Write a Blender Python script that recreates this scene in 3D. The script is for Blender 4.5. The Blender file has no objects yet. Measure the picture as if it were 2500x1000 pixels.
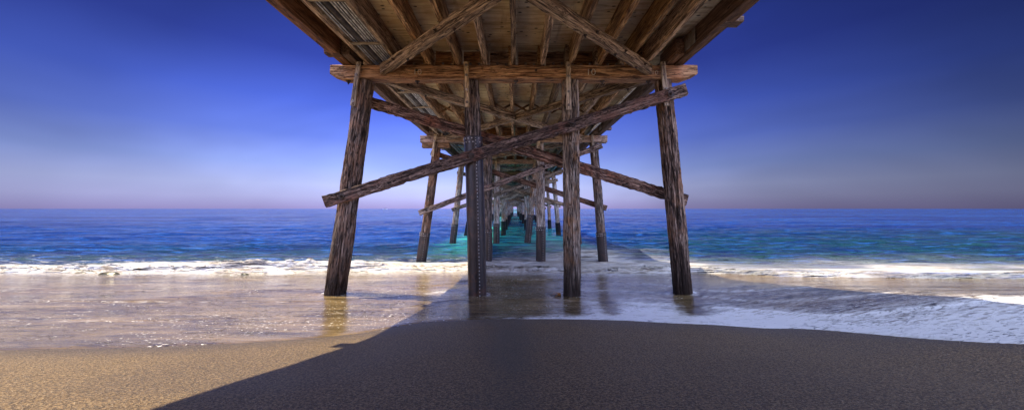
import bpy, bmesh, math, random
import numpy as np
from mathutils import Vector, Matrix, Euler

random.seed(7)
S = bpy.context.scene
COL = S.collection
R = math.radians

# ------------------------------------------------------------------ dimensions
CAM_Z = 2.15
B1 = 7.5            # distance of the first visible bent
STEP = 7.05         # bent spacing
NB = 25             # bents seaward
CAP_TOP = CAM_Z + 3.07
CAP_H = 0.30
JOIST_H = 0.41
DECK_Z = CAP_TOP + JOIST_H
SEA = -0.05

# ------------------------------------------------------------------ noise
def _hash(ix, iy, seed):
    n = (ix.astype(np.int64) * 374761393 + iy.astype(np.int64) * 668265263 + seed * 974711) & 0x7fffffff
    n = ((n ^ (n >> 13)) * 1274126177) & 0x7fffffff
    return ((n ^ (n >> 16)) & 0xffff) / 65535.0

def vnoise(x, y, seed=0):
    x = np.asarray(x, float); y = np.asarray(y, float)
    ix = np.floor(x); iy = np.floor(y)
    fx = x - ix; fy = y - iy
    fx = fx * fx * fx * (fx * (fx * 6 - 15) + 10); fy = fy * fy * fy * (fy * (fy * 6 - 15) + 10)
    a = _hash(ix, iy, seed); b = _hash(ix + 1, iy, seed)
    c = _hash(ix, iy + 1, seed); d = _hash(ix + 1, iy + 1, seed)
    return (a + (b - a) * fx) * (1 - fy) + (c + (d - c) * fx) * fy

def fbm(x, y, seed=0, octv=4, gain=.5):
    s = 0; a = 1; t = 0
    for k in range(octv):
        s = s + a * vnoise(x * 2 ** k, y * 2 ** k, seed + k * 17); t += a; a *= gain
    return s / t - .5

def sstep(a, b, x):
    t = np.clip((np.asarray(x, float) - a) / (b - a), 0, 1)
    return t * t * (3 - 2 * t)

# ------------------------------------------------------------------ beach height
PY = np.array([-300, -60, -20, -6, 0, 1.77, 3.35, 5, 6.5, 7.5, 10, 11.5, 14, 20, 40, 120, 400])
PZ = np.array([4.2, 3.4, 3.0, 2.3, 1.5, 1.10, .74, .49, .33, .25, .09, 0, -.25, -.9, -2.4, -5, -9])
def ground(X, Y, rough=True):
    X = np.asarray(X, float); Y = np.asarray(Y, float)
    z = (np.interp(Y, PY, PZ) + np.interp(Y - .6, PY, PZ) + np.interp(Y + .6, PY, PZ)) / 3
    z = z + .46 * sstep(3, 6.4, X) * sstep(10.2, 3.8, Y)
    # the beach dips gently to the far right where the swash runs back
    if rough:
        z = z + .05 * fbm(X * .35, Y * .35, 3, 3) * sstep(12, 8, Y)
        z = z + .012 * fbm(X * 1.7, Y * 1.7, 9, 3) * sstep(10, 3.5, Y)
        # scour dips round the pile feet
        for px, py in ((-3.9, 7.5), (-.82, 7.5), (1.24, 7.5), (3.66, 7.5)):
            d2 = (X - px) ** 2 + (Y - py) ** 2
            z = z - .03 * np.exp(-d2 / .12)
    return z
def gz(x, y): return float(ground(np.array([x]), np.array([y]))[0])

# swash edge (landward limit of the wet film), Y as a function of X
EX = np.array([-40, -12, -5.0, -3.4, -2.1, -1.3, -.3, .6, 1.6, 2.9, 3.85, 4.25, 5.2, 8, 14, 40])
EY = np.array([3.0, 3.25, 3.42, 3.6, 4.1, 5.05, 5.22, 5.25, 5.12, 4.8, 4.25, 2.9, 2.45, 2.1, 1.8, 1.5])
def edgeY(X):
    w = np.array([-.5, -.25, 0, .25, .5]) * .5
    X = np.asarray(X, float)
    e = sum(np.interp(X + a, EX, EY) for a in w) / 5
    return e + .10 * fbm(X * .8, X * 0, 40, 3)
# foam front of the shore break
FX = np.array([-60, -16, -8, -4.3, -1.5, .5, 3, 5, 6.3, 8, 11, 18, 60])
FY = np.array([11.0, 11.0, 11.0, 10.9, 11.2, 11.1, 11.0, 10.8, 10.7, 10.3, 9.7, 9.3, 9])
def frontY(X):
    X = np.asarray(X, float)
    return np.interp(X, FX, FY) + .42 * fbm(X * .45, X * 0 + 5, 50, 4)

# ------------------------------------------------------------------ material helpers
class NT:
    def __init__(s, name):
        s.m = bpy.data.materials.new(name); s.m.use_nodes = True
        s.t = s.m.node_tree; s.n = s.t.nodes; s.l = s.t.links
        s.b = s.n['Principled BSDF']; s.out = s.n['Material Output']
    def node(s, typ, **kw):
        n = s.n.new(typ)
        for k, v in kw.items():
            if k.startswith('i_'):
                key = k[2:]
                key = int(key) if key.isdigit() else key.replace('_', ' ')
                n.inputs[key].default_value = v
            else: setattr(n, k, v)
        return n
    def link(s, a, b): s.l.new(a, b)
    def math(s, op, a, b=None, clamp=False):
        n = s.node('ShaderNodeMath', operation=op); n.use_clamp = clamp
        for i, v in enumerate((a, b)):
            if v is None: continue
            if isinstance(v, (int, float)): n.inputs[i].default_value = v
            else: s.link(v, n.inputs[i])
        return n.outputs[0]
    def mix(s, f, a, b, mode='MIX'):
        n = s.node('ShaderNodeMix', data_type='RGBA', blend_type=mode)
        for k, v in ((0, f), (6, a), (7, b)):
            if isinstance(v, (int, float)): n.inputs[k].default_value = v
            elif isinstance(v, tuple): n.inputs[k].default_value = (*v[:3], 1)
            else: s.link(v, n.inputs[k])
        return n.outputs[2]
    def ramp(s, f, stops, interp='LINEAR'):
        n = s.node('ShaderNodeValToRGB'); cr = n.color_ramp; cr.interpolation = interp
        while len(cr.elements) < len(stops): cr.elements.new(.5)
        for e, (p, c) in zip(cr.elements, stops):
            e.position = p; e.color = (*c, 1) if isinstance(c, tuple) else (c, c, c, 1)
        s.link(f, n.inputs[0]); return n.outputs[0]
    def noise(s, vec, scale, detail=4, rough=.55, dist=0):
        n = s.node('ShaderNodeTexNoise'); n.inputs['Scale'].default_value = scale
        n.inputs['Detail'].default_value = detail; n.inputs['Roughness'].default_value = rough
        n.inputs['Distortion'].default_value = dist
        s.link(vec, n.inputs['Vector']); return n.outputs['Fac']
    def mapped(s, vec, scale, loc=None):
        n = s.node('ShaderNodeMapping'); n.inputs['Scale'].default_value = scale
        s.link(vec, n.inputs['Vector'])
        if loc is not None: s.link(loc, n.inputs['Location'])
        return n.outputs[0]
    def bump(s, h, strength, dist, prev=None):
        n = s.node('ShaderNodeBump'); n.inputs['Strength'].default_value = strength
        n.inputs['Distance'].default_value = dist; s.link(h, n.inputs['Height'])
        if prev is not None: s.link(prev, n.inputs['Normal'])
        return n.outputs[0]

def objcoord(t):
    tc = t.node('ShaderNodeTexCoord'); oi = t.node('ShaderNodeObjectInfo')
    cx = t.node('ShaderNodeCombineXYZ')
    r = t.math('MULTIPLY', oi.outputs['Random'], 37.0)
    t.link(r, cx.inputs[0]); t.link(r, cx.inputs[1]); t.link(r, cx.inputs[2])
    ad = t.node('ShaderNodeVectorMath', operation='ADD')
    t.link(tc.outputs['Object'], ad.inputs[0]); t.link(cx.outputs[0], ad.inputs[1])
    return ad.outputs[0], tc.outputs['Object'], oi.outputs['Random']

def wood(name, light, mid, dark, axis='x', crack=.5, rough=.72, bump=1.0, patch=None, var=.35, wet=None):
    """weathered timber: grain runs along the piece's own long axis"""
    t = NT(name)
    v, o, rnd = objcoord(t)
    st = {'x': lambda a, b: (a, b, b), 'z': lambda a, b: (b, b, a)}[axis]
    g = t.noise(t.mapped(v, st(1.9, 32)), 1, 6, .68, .6)         # fine grain
    g2 = t.noise(t.mapped(v, st(1.5, 13)), 1, 4, .65, .9)           # broad streaks
    p = t.noise(v, 2.2, 4, .6)                                    # patches
    c = t.ramp(g, [(.40, dark), (.49, mid), (.60, light)])
    c2 = t.ramp(g2, [(.41, dark), (.5, mid), (.60, light)])
    c = t.mix(.5, c, c2)
    if patch:
        c = t.mix(t.ramp(p, [(.5, 0.0), (.64, .8)]), c, patch)
    # checks and splits: long thin dark lines
    k = t.noise(t.mapped(v, st(1.0, 18)), 1, 3, .6, 1.0)
    kk = t.math('ABSOLUTE', t.math('SUBTRACT', k, .5))
    ck = t.ramp(kk, [(.0, 1.0), (.006 + .006 * crack, .8), (.014 + .018 * crack, .0)])
    k2 = t.noise(t.mapped(v, st(2.6, 34)), 1, 2, .5, 1.5)
    ck2 = t.ramp(k2, [(.595, 0.0), (.665, 1.0)])
    cr = t.math('MAXIMUM', t.math('MULTIPLY', ck, .95 * min(1, crack + .35)), t.math('MULTIPLY', ck2, crack))
    c = t.mix(cr, c, tuple(x * .12 for x in dark))
    # knots
    vo = t.node('ShaderNodeTexVoronoi'); vo.inputs['Scale'].default_value = 1
    t.link(t.mapped(v, st(2.2, 5)), vo.inputs['Vector'])
    kn = t.ramp(vo.outputs['Distance'], [(.05, 1.0), (.12, 0.0)])
    c = t.mix(t.math('MULTIPLY', kn, .8), c, tuple(x * .25 for x in dark))
    # brightness varies from one piece to the next
    hs = t.node('ShaderNodeHueSaturation'); t.link(c, hs.inputs['Color'])
    t.link(t.math('ADD', t.math('MULTIPLY', rnd, var * 2), 1 - var), hs.inputs['Value'])
    c = hs.outputs[0]
    r2_ = t.math('FRACT', t.math('MULTIPLY', rnd, 7.31))
    hs.inputs['Hue'].default_value = .5
    t.link(t.math('ADD', t.math('MULTIPLY', r2_, .45), .62), hs.inputs['Saturation'])
    ro = rough
    if wet:                                                       # damp, weed-dark foot of a pile
        sx = t.node('ShaderNodeSeparateXYZ'); t.link(o, sx.inputs[0])
        w = t.math('ADD', sx.outputs[2], t.math('MULTIPLY', t.noise(t.mapped(v, (9, 9, 2)), 1, 3), -.7))
        wf = t.ramp(t.math('MULTIPLY', t.math('SUBTRACT', w, wet[0]), 1 / wet[1]), [(0, 1.0), (1, 0.0)])
        c = t.mix(t.math('MULTIPLY', wf, .9), c, wet[2])
    t.link(c, t.b.inputs['Base Color']); t.b.inputs['Roughness'].default_value = ro
    t.b.inputs['Specular IOR Level'].default_value = .35
    h = t.math('SUBTRACT', t.math('ADD', g, t.math('MULTIPLY', g2, .6)), t.math('MULTIPLY', cr, 1.0))
    t.link(t.bump(h, min(1, .9 * bump), .022 * bump), t.b.inputs['Normal'])
    return t.m

W = {}
W['cap'] = wood('cap_timber', (.72, .42, .20), (.36, .17, .070), (.085, .032, .012), patch=(.50, .22, .09), crack=.55)
W['joist'] = wood('joist_timber', (.85, .56, .29), (.42, .22, .095), (.10, .04, .016), crack=.6)
W['brace'] = wood('brace_timber', (.76, .52, .29), (.34, .19, .09), (.075, .036, .018), crack=.75, bump=1.3)
W['bracedark'] = wood('brace_weathered', (.60, .38, .27), (.15, .07, .045), (.035, .016, .012), crack=1.0, bump=1.8, patch=(.34, .13, .07))
W['fascia'] = wood('fascia_timber', (.34, .18, .10), (.16, .07, .035), (.05, .022, .01), crack=.3)
W['pile'] = wood('pile_timber', (.66, .48, .37), (.15, .085, .058), (.03, .016, .012), 'z', crack=1.0, bump=2.2, patch=(.42, .21, .11), wet=(.75, 1.0, (.035, .02, .013)), var=.15)
W['pilepale'] = wood('pile_bleached', (.95, .80, .64), (.50, .35, .25), (.08, .045, .03), 'z', crack=1.0, bump=2.0, patch=(.56, .28, .12), wet=(.70, 1.0, (.045, .026, .018)), var=.15)
W['pilegrey'] = wood('pile_grey', (.82, .72, .62), (.40, .29, .21), (.08, .045, .028), 'z', crack=.7, bump=1.5, patch=(.50, .22, .07), var=.3)
W['strap'] = wood('strap_timber', (.80, .62, .40), (.46, .31, .17), (.12, .065, .035), 'x', crack=.5)

def deck_mat():
    t = NT('deck_plywood')
    tc = t.node('ShaderNodeTexCoord'); v = tc.outputs['Object']
    g = t.noise(t.mapped(v, (1.2, 14, 4)), 1, 5, .6, .8)
    p = t.noise(v, .9, 4, .6)
    c = t.ramp(g, [(.3, (.42, .29, .14)), (.5, (.82, .67, .42)), (.7, (.96, .86, .62))])
    c = t.mix(t.ramp(p, [(.42, 0.0), (.62, .7)]), c, (.42, .24, .12))
    vo = t.node('ShaderNodeTexVoronoi'); vo.inputs['Scale'].default_value = 1
    t.link(t.mapped(v, (6, 10, 6)), vo.inputs['Vector'])
    k = t.ramp(vo.outputs['Distance'], [(.16, 1.0), (.24, 0.0)])
    sel = t.ramp(t.noise(v, 2.3, 2), [(.46, 0.0), (.52, 1.0)])
    kf = t.math('MULTIPLY', k, sel)
    c = t.mix(t.math('MULTIPLY', kf, .92), c, (.05, .03, .015))
    st = t.ramp(t.noise(t.mapped(v, (3, .4, 1)), 1, 4, .7), [(.56, 0.0), (.7, .7)])
    c = t.mix(st, c, (.26, .15, .08))
    t.link(c, t.b.inputs['Base Color']); t.b.inputs['Roughness'].default_value = .8
    t.link(t.bump(t.math('SUBTRACT', g, kf), .8, .012), t.b.inputs['Normal'])
    return t.m
W['deck'] = deck_mat()

def metal(name, col, rough, metallic, rust=.0, scratch=.5):
    t = NT(name); v, o, rnd = objcoord(t)
    n = t.noise(t.mapped(v, (6, 6, 1.6)), 1, 5, .65, .5)
    n2 = t.noise(v, 18, 4, .6)
    c = t.ramp(n, [(.35, tuple(x * .45 for x in col)), (.55, col), (.72, tuple(min(1, x * 2.4) for x in col))])
    c = t.mix(t.ramp(t.noise(v, 3.1, 5, .7), [(.52, 0.0), (.68, rust)]), c, (.16, .065, .03))
    t.link(c, t.b.inputs['Base Color']); t.b.inputs['Metallic'].default_value = metallic
    t.link(t.math('ADD', t.math('MULTIPLY', n2, .35), rough - .15, True), t.b.inputs['Roughness'])
    t.link(t.bump(t.math('ADD', n, t.math('MULTIPLY', n2, .3)), .35 * scratch, .02), t.b.inputs['Normal'])
    return t.m
W['jacket'] = metal('pile_jacket', (.042, .028, .024), .38, .15, .6)
W['jacketfar'] = metal('pile_jacket_matte', (.028, .02, .02), .5, .2, .5)
W['conduit'] = metal('conduit_metal', (.62, .62, .63), .35, .8, .25, .3)
W['pipedark'] = metal('pipe_dark', (.08, .07, .07), .5, .3, .3, .3)
W['steel'] = metal('galvanised_steel', (.34, .30, .27), .45, .6, .9)
W['iron'] = metal('iron_bolt', (.07, .05, .04), .5, .5, .8)

def simple(name, col, rough=.6, bump=0, bs=10, var=.25):
    t = NT(name); v, o, rnd = objcoord(t)
    n = t.noise(v, bs, 4)
    c = t.mix(n, tuple(x * (1 - var) for x in col), tuple(min(1, x * (1 + var)) for x in col))
    t.link(c, t.b.inputs['Base Color']); t.b.inputs['Roughness'].default_value = rough
    if bump: t.link(t.bump(n, .6, bump), t.b.inputs['Normal'])
    return t.m
W['rivet'] = simple('bright_rivet', (.52, .48, .45), .35, 0, 30, .4)
W['chalk'] = simple('chalk_paint', (.75, .68, .55), .9, 0, 40, .5)
W['rock'] = simple('wet_rock', (.045, .04, .02), .35, .02, 9, .5)
W['kelp'] = simple('kelp_blade', (.40, .17, .03), .35, .004, 20, .5)
W['kelpdark'] = simple('kelp_stem', (.07, .04, .02), .4, .004, 20, .5)
W['hull'] = simple('boat_hull', (.85, .85, .85), .4)
W['hulldark'] = simple('boat_cabin', (.10, .07, .10), .4)
W['gull'] = simple('gull_feathers', (.12, .11, .14), .7)

# ------------------------------------------------------------------ mesh helpers
def obj(name, mesh, mat, parent=None, loc=None, rot=None):
    o = bpy.data.objects.new(name, mesh); COL.objects.link(o)
    if mat is not None and len(mesh.materials) == 0: mesh.materials.append(mat)
    if parent: o.parent = parent
    if loc is not None: o.location = loc
    if rot is not None:
        o.rotation_mode = 'QUATERNION'; o.rotation_quaternion = rot
    return o
def mesh_of(name, verts, faces, smooth=False):
    me = bpy.data.meshes.new(name)
    me.from_pydata([tuple(v) for v in verts], [], faces)
    if smooth: me.polygons.foreach_set('use_smooth', [True] * len(me.polygons))
    me.update(); return me

def timber_mesh(L, w, h, jit=.004, seg=.25, cut0=0., cut1=0., bev=.012, seed=0, chamfer=None, bow=.0):
    """long box along local X with worn arrises; cut0/cut1 slant the ends; chamfer drops the lower end corners"""
    rr = random.Random(seed)
    n = max(2, int(L / seg))
    b = min(bev, w * .2, h * .2)
    prof = [(-w/2+b, -h/2), (w/2-b, -h/2), (w/2, -h/2+b), (w/2, h/2-b), (w/2-b, h/2), (-w/2+b, h/2), (-w/2, h/2-b), (-w/2, -h/2+b)]
    vs = []; fs = []
    xs = [-L/2 + L * i / n for i in range(n + 1)]
    if chamfer:
        xs = sorted(set([-L/2, -L/2 + chamfer[0], L/2 - chamfer[0], L/2] + [x for x in xs if abs(x) < L/2 - chamfer[0] - .05]))
    n = len(xs) - 1
    for i, x in enumerate(xs):
        end = (i == 0) or (i == n)
        bz = bow * (1 - (2 * x / L) ** 2)
        for (y, z) in prof:
            chip = -abs(rr.gauss(0, jit * 1.5)) if (abs(y) > w/2 - b*1.1 and abs(z) > h/2 - b*1.1) else 0
            xx = x
            if i == 0: xx += cut0 * (z / h + .5) + rr.uniform(-.004, .004)
            if i == n: xx += cut1 * (z / h + .5) + rr.uniform(-.004, .004)
            zz = z
            if chamfer and end and z < 0: zz = z + chamfer[1]
            yy = y + rr.gauss(0, jit * .5) + (chip if y > 0 else -chip)
            zz = zz + rr.gauss(0, jit * .5) + (chip if z > 0 else -chip) + bz
            vs.append((xx, yy, zz))
    for i in range(n):
        for k in range(8):
            a = i * 8 + k; c = i * 8 + (k + 1) % 8
            fs.append((a, c, c + 8, a + 8))
    fs.append(tuple(range(7, -1, -1))); fs.append(tuple(n * 8 + k for k in range(8)))
    return mesh_of('timber', vs, fs)

def along(p0, p1, up=(0, 0, 1)):
    p0 = Vector(p0); p1 = Vector(p1); x = (p1 - p0); L = x.length; x.normalize()
    z = Vector(up); y = z.cross(x)
    if y.length < 1e-4: y = Vector((0, 1, 0)).cross(x)
    y.normalize(); z = x.cross(y)
    q = Matrix((x, y, z)).transposed().to_quaternion()
    return (p0 + p1) / 2, q, L

def timber(name, p0, p1, w, h, mat, parent, up=(0, 0, 1), **kw):
    c, q, L = along(p0, p1, up)
    kw.setdefault('seed', random.randrange(10 ** 6))
    o = obj(name, timber_mesh(L, w, h, **kw), mat, parent, c, q)
    return o

def pile_mesh(L, r0, r1, nr=20, nz=12, rough=.0, seed=0, bend=.0):
    """round pile, local Z up from its foot, r0 foot radius, r1 head radius"""
    th = np.linspace(0, 2 * math.pi, nr, endpoint=False); zz = np.linspace(0, L, nz)
    T, Z = np.meshgrid(th, zz)
    rad = r0 + (r1 - r0) * Z / L
    if rough:
        # ragged vertical ridges and checks
        c = T / (2 * math.pi) * 24
        cw = np.minimum(T, 2 * math.pi - T) / (2 * math.pi) * 48
        rdg = fbm(cw, Z * 1.8, seed, 4, .6)
        rdg2 = fbm(cw * .3, Z * .7, seed + 7, 3)
        chk = np.abs(fbm(cw * .5, Z * .45, seed + 3, 3))
        rad = rad + rough * (rdg * 1.3 + rdg2 * 1.2) - rough * 1.1 * np.exp(-(chk / .03) ** 2)
    X = rad * np.cos(T) + bend * np.sin(Z / L * math.pi)
    Y = rad * np.sin(T)
    vs = np.stack([X, Y, Z], -1).reshape(-1, 3).tolist(); fs = []
    for i in range(nz - 1):
        for k in range(nr):
            a = i * nr + k; b = i * nr + (k + 1) % nr
            fs.append((a, b, b + nr, a + nr))
    fs.append(tuple(range(nr - 1, -1, -1))); fs.append(tuple((nz - 1) * nr + k for k in range(nr)))
    return mesh_of('pile', vs, fs, smooth=True)

def dome(vs, fs, c, n, r, hgt, k=8):
    """adds a low rivet/bolt head at c facing n"""
    n = Vector(n).normalized(); a = n.orthogonal().normalized(); b = n.cross(a); c = Vector(c)
    base = len(vs)
    for (rr, hh) in ((1, -.2), (.85, .5), (.45, .9)):
        for i in range(k):
            t = 2 * math.pi * i / k
            vs.append(c + a * (r * rr * math.cos(t)) + b * (r * rr * math.sin(t)) + n * (hgt * hh))
    vs.append(c + n * hgt)
    for lv in range(2):
        for i in range(k):
            p = base + lv * k + i; q = base + lv * k + (i + 1) % k
            fs.append((p, q, q + k, p + k))
    for i in range(k):
        fs.append((base + 2 * k + i, base + 2 * k + (i + 1) % k, base + 3 * k))

def bolt_mesh(r=.05, washer=True):
    vs = []; fs = []
    k = 12
    def disc(r, z0, z1, k):
        b = len(vs)
        for z in (z0, z1):
            for i in range(k):
                t = 2 * math.pi * i / k; vs.append((z, r * math.cos(t), r * math.sin(t)))
        for i in range(k):
            j = (i + 1) % k; fs.append((b + i, b + j, b + k + j, b + k + i))
        fs.append(tuple(b + k + i for i in range(k))); fs.append(tuple(b + i for i in range(k - 1, -1, -1)))
    if washer: disc(r, -.01, .012, 14)
    disc(r * .5, .013, .04, 6); disc(r * .28, .041, .07, 8)
    return mesh_of('bolt', vs, fs)
BOLT = bolt_mesh(); BOLT.materials.append(W['iron'])
BOLTS = bolt_mesh(.045); BOLTS.materials.append(W['steel'])
def bolt(parent, loc_world, normal, mesh=BOLT, s=1):
    q = Vector(normal).to_track_quat('X', 'Z')
    o = bpy.data.objects.new('bolt', mesh); COL.objects.link(o)
    o.parent = parent
    M = Matrix.LocRotScale(Vector(loc_world), q, Vector((s, s, s)))
    pm = parent.matrix_basis if parent.parent is None else parent.parent.matrix_basis @ parent.matrix_basis
    pm = world_of(parent)
    o.matrix_basis = pm.inverted() @ M
    return o
def world_of(o):
    M = o.matrix_basis.copy()
    while o.parent is not None:
        o = o.parent; M = o.matrix_basis @ M
    return M

def tag(o, label=None, cat=None, kind=None, group=None):
    if label: o['label'] = label
    if cat: o['category'] = cat
    if kind: o['kind'] = kind
    if group: o['group'] = group

# ------------------------------------------------------------------ the pier
PIER = bpy.data.objects.new('pier', None); COL.objects.link(PIER)
PIER.empty_display_size = .5
tag(PIER, 'long brown timber pier on round piles running from the sand out to sea', 'pier')
# PIER stays at the origin so that parts are placed in world metres

rnd = random.Random(11)
YN = [B1 + STEP * i for i in range(NB)]
BACK = [-.75, -7.8, -14.85]     # bents behind and above the camera
Y_END = YN[-1] + .4; Y_START = BACK[-1] - 1.0

# ---- piles of every bent
base_x = [-3.93, -.82, 1.24, 3.66]; top_x = [-3.27, -.95, 1.20, 3.22]
def pile(bent, Y, xb, xt, mat, r=.20, jacket=None, fine=0, seed=0, leany=0., strap=True, zb=None):
    z0 = (gz(xb, Y) if zb is None else zb) - .8
    z1 = CAP_TOP - CAP_H - .004
    # run the axis so that it passes (xb, ground) and (xt, cap)
    zg = gz(xb, Y) if zb is None else zb
    s = (xt - xb) / (z1 - zg)
    p0 = Vector((xb - s * .8, Y - leany, z0)); p1 = Vector((xt, Y, z1))
    L = (p1 - p0).length
    q = (p1 - p0).to_track_quat('Z', 'Y')
    # keep local frame unspun: rotate +Z onto axis by shortest arc
    q = Vector((0, 0, 1)).rotation_difference((p1 - p0).normalized())
    if fine == 2: me = pile_mesh(L, r * 1.06, r * .97, 150, 300, .030, seed, .015)
    elif fine == 1: me = pile_mesh(L, r * 1.05, r * .97, 56, 90, .026, seed, .02)
    else: me = pile_mesh(L, r * 1.05, r * .95, 14, 14, .02, seed, .02)
    o = obj('pile', me, mat, PIER, p0, q)
    if jacket is not None:                       # height (world z) of the jacket's top
        hj = (jacket - p0.z) / (p1 - p0).normalized().z
        nr = 48 if fine else 14
        vs = []; fs = []
        rj = r * 1.06 + .018
        zs = [.3, hj - .03, hj - .028, hj] if not fine else list(np.linspace(.3, hj - .16, 26)) + [hj - .155, hj - .01, hj]
        for zi, z in enumerate(zs):
            for k in range(nr):
                a = 2 * math.pi * k / nr
                rad = rj + (.006 if (zi >= len(zs) - 2) else 0)
                if fine: rad += .004 * math.sin(3 * a + z * 2.1) * math.sin(z * 3.3 + a) 
                vs.append((rad * math.cos(a) + .015 * math.sin(z / L * math.pi), rad * math.sin(a), z))
        for i in range(len(zs) - 1):
            for k in range(nr):
                a = i * nr + k; b = i * nr + (k + 1) % nr
                fs.append((a, b, b + nr, a + nr))
        last = (len(zs) - 1) * nr
        ring = len(vs)
        for k in range(nr):
            a = 2 * math.pi * k / nr; vs.append(((rj - .02) * math.cos(a), (rj - .02) * math.sin(a), hj + .002))
        for k in range(nr):
            fs.append((last + k, last + (k + 1) % nr, ring + (k + 1) % nr, ring + k))
        cap_faces = len(fs)
        rv = []; rf = []
        if fine:
            # overlapping seam plate with its row of rivets
            for a0 in (R(-70), R(118)):
                b0 = len(vs)
                zz = np.linspace(.3, hj - .01, 20)
                for z in zz:
                    for da, rr_ in ((-.16, .001), (-.15, .010), (.15, .010), (.16, .001)):
                        vs.append(((rj + rr_ + .003) * math.cos(a0 + da) + .015 * math.sin(z / L * math.pi), (rj + rr_ + .003) * math.sin(a0 + da), z))
                for i in range(19):
                    for k in range(3):
                        a = b0 + i * 4 + k; fs.append((a, a + 1, a + 5, a + 4))
                z = .5
                while z < hj - .1:
                    n = Vector((math.cos(a0), math.sin(a0), 0))
                    dome(rv, rf, n * (rj + .012) + Vector((.015 * math.sin(z / L * math.pi), 0, z)), n, .012, .010)
                    z += .075 if fine == 2 else .10
            for k in range(16):
                a = 2 * math.pi * (k + .5 * 0) / 16
                for z, da in ((hj - .05, 0), (hj - .13, .12)):
                    n = Vector((math.cos(a + da), math.sin(a + da), 0))
                    dome(rv, rf, n * (rj + .004) + Vector((.0, 0, z)), n, .016, .012)
        nf0 = len(fs); nv0 = len(vs)
        vs += rv; fs += [tuple(i + nv0 for i in f) for f in rf]
        me = mesh_of('jacket', vs, fs, True)
        if rv:
            me.materials.append(W['jacket']); me.materials.append(W['rivet'])
            me.polygons.foreach_set('material_index', [0] * nf0 + [1] * (len(fs) - nf0))
        obj('steel_jacket', me, W['jacket'] if fine else W['jacketfar'], o, (0, 0, 0))
    if strap:
        # flat timber/steel strap nailed down the face of cap and pile
        Ls = rnd.uniform(.82, 1.0)
        ax = (p1 - p0).normalized()
        top = p1 + ax * (CAP_H + .03) + Vector((-.07, 0, 0)); bot = p1 - ax * (Ls - CAP_H) + Vector((-.07, 0, 0))
        yf = -.235
        c, qq, LL = along(top + Vector((0, yf, 0)), bot + Vector((0, yf, 0)), (0, -1, 0))
        st = obj('strap', timber_mesh(LL, .105, .035, seed=seed, jit=.002, bev=.004), W['strap'], o)
        st.rotation_mode = 'QUATERNION'
        st.matrix_basis = world_of(o).inverted() @ Matrix.LocRotScale(c, qq, None)
        if bent < 3:
            for f in (.08, .3, .62, .9):
                bolt(o, top.lerp(bot, f) + Vector((0, yf - .02, 0)), (0, -1, 0), BOLTS, .62)
    return o

for bi, Y in enumerate(BACK + YN):
    i = bi - len(BACK)
    if i < 0:
        zz = [(x, xt) for x, xt in zip(base_x, top_x)]
        # the bent that would stand at the photographer's elbow leaves only its outer piles near the picture
        for k, (xb, xt) in enumerate(zz):
            pile(9, Y, xb, xt, W['pile'], seed=bi * 5 + k, strap=False)
        continue
    for k in range(4):
        j = (lambda s: rnd.uniform(-s, s)) if i > 1 else (lambda s: 0)
        xb, xt = base_x[k], top_x[k]
        mat = W['pile'] if (i < 2 and k != 2) else (W['pilepale'] if i < 2 else W['pilegrey'])
        jk = None; zb = None; r = .20
        if i == 0:
            if k == 1: jk = CAM_Z + 1.55
            r = (.205, .170, .178, .182)[k]
        elif i == 1:
            xb = (-3.98, -1.17, 1.09, 3.73)[k]; xt = (-3.28, -1.14, 1.06, 3.32)[k]
            jk = CAM_Z - (1.0, .85, .76, 1.0)[k]; zb = -.15; r = .18
        elif i == 2:
            xb = (-3.92, -1.18, .77, 4.0)[k]; xt = (-3.35, -1.12, 1.30, 3.4)[k]
            jk = CAM_Z - (.95, .93, .38, .9)[k]; zb = -.1; r = .18
        else:
            xb += j(.16); xt += j(.14); jk = CAM_Z - rnd.uniform(.7, 1.25); zb = -.1; r = rnd.uniform(.17, .2)
            if k in (1,): xb = min(xb, -.95); xt = min(xt, -1.0)
            if k in (2,): xb = max(xb, 1.0)
        pile(i, Y, xb, xt, mat, r, jk, 2 if i == 0 else (1 if i < 3 else 0), seed=i * 13 + k * 3 + 1, zb=zb)

# ---- caps
def cap(Y, i):
    xl, xr = (-3.95, 3.90) if i == 0 else (-3.98 + rnd.uniform(-.06, .06), 3.92 + rnd.uniform(-.05, .05))
    o = timber('cap_beam', (xl, Y, CAP_TOP - CAP_H / 2), (xr, Y, CAP_TOP - CAP_H / 2), .32, CAP_H - .002, W['cap'], PIER,
               chamfer=(.28, .10) if i != 1 else None, jit=.005, seg=.15, bev=.014)
    if 0 <= i < 3:
        for x in (-3.62, -2.12, 1.9, 2.9, .02):
            bolt(o, (x, Y - .02, CAP_TOP - CAP_H - .004), (0, 0, -1), BOLT, 1.0)
        for x in (-2.1, .45, 1.62):
            bolt(o, (x, Y - .163, CAP_TOP - .12), (0, -1, 0), BOLT, .6)
    if i == 1:
        timber('corbel_block', (-3.9, Y, CAP_TOP - CAP_H - .11), (-2.75, Y, CAP_TOP - CAP_H - .11), .30, .21, W['cap'], PIER)
    return o
CAPS = {}
for bi, Y in enumerate(BACK + YN): CAPS[bi - len(BACK)] = cap(Y, bi - len(BACK))

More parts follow.
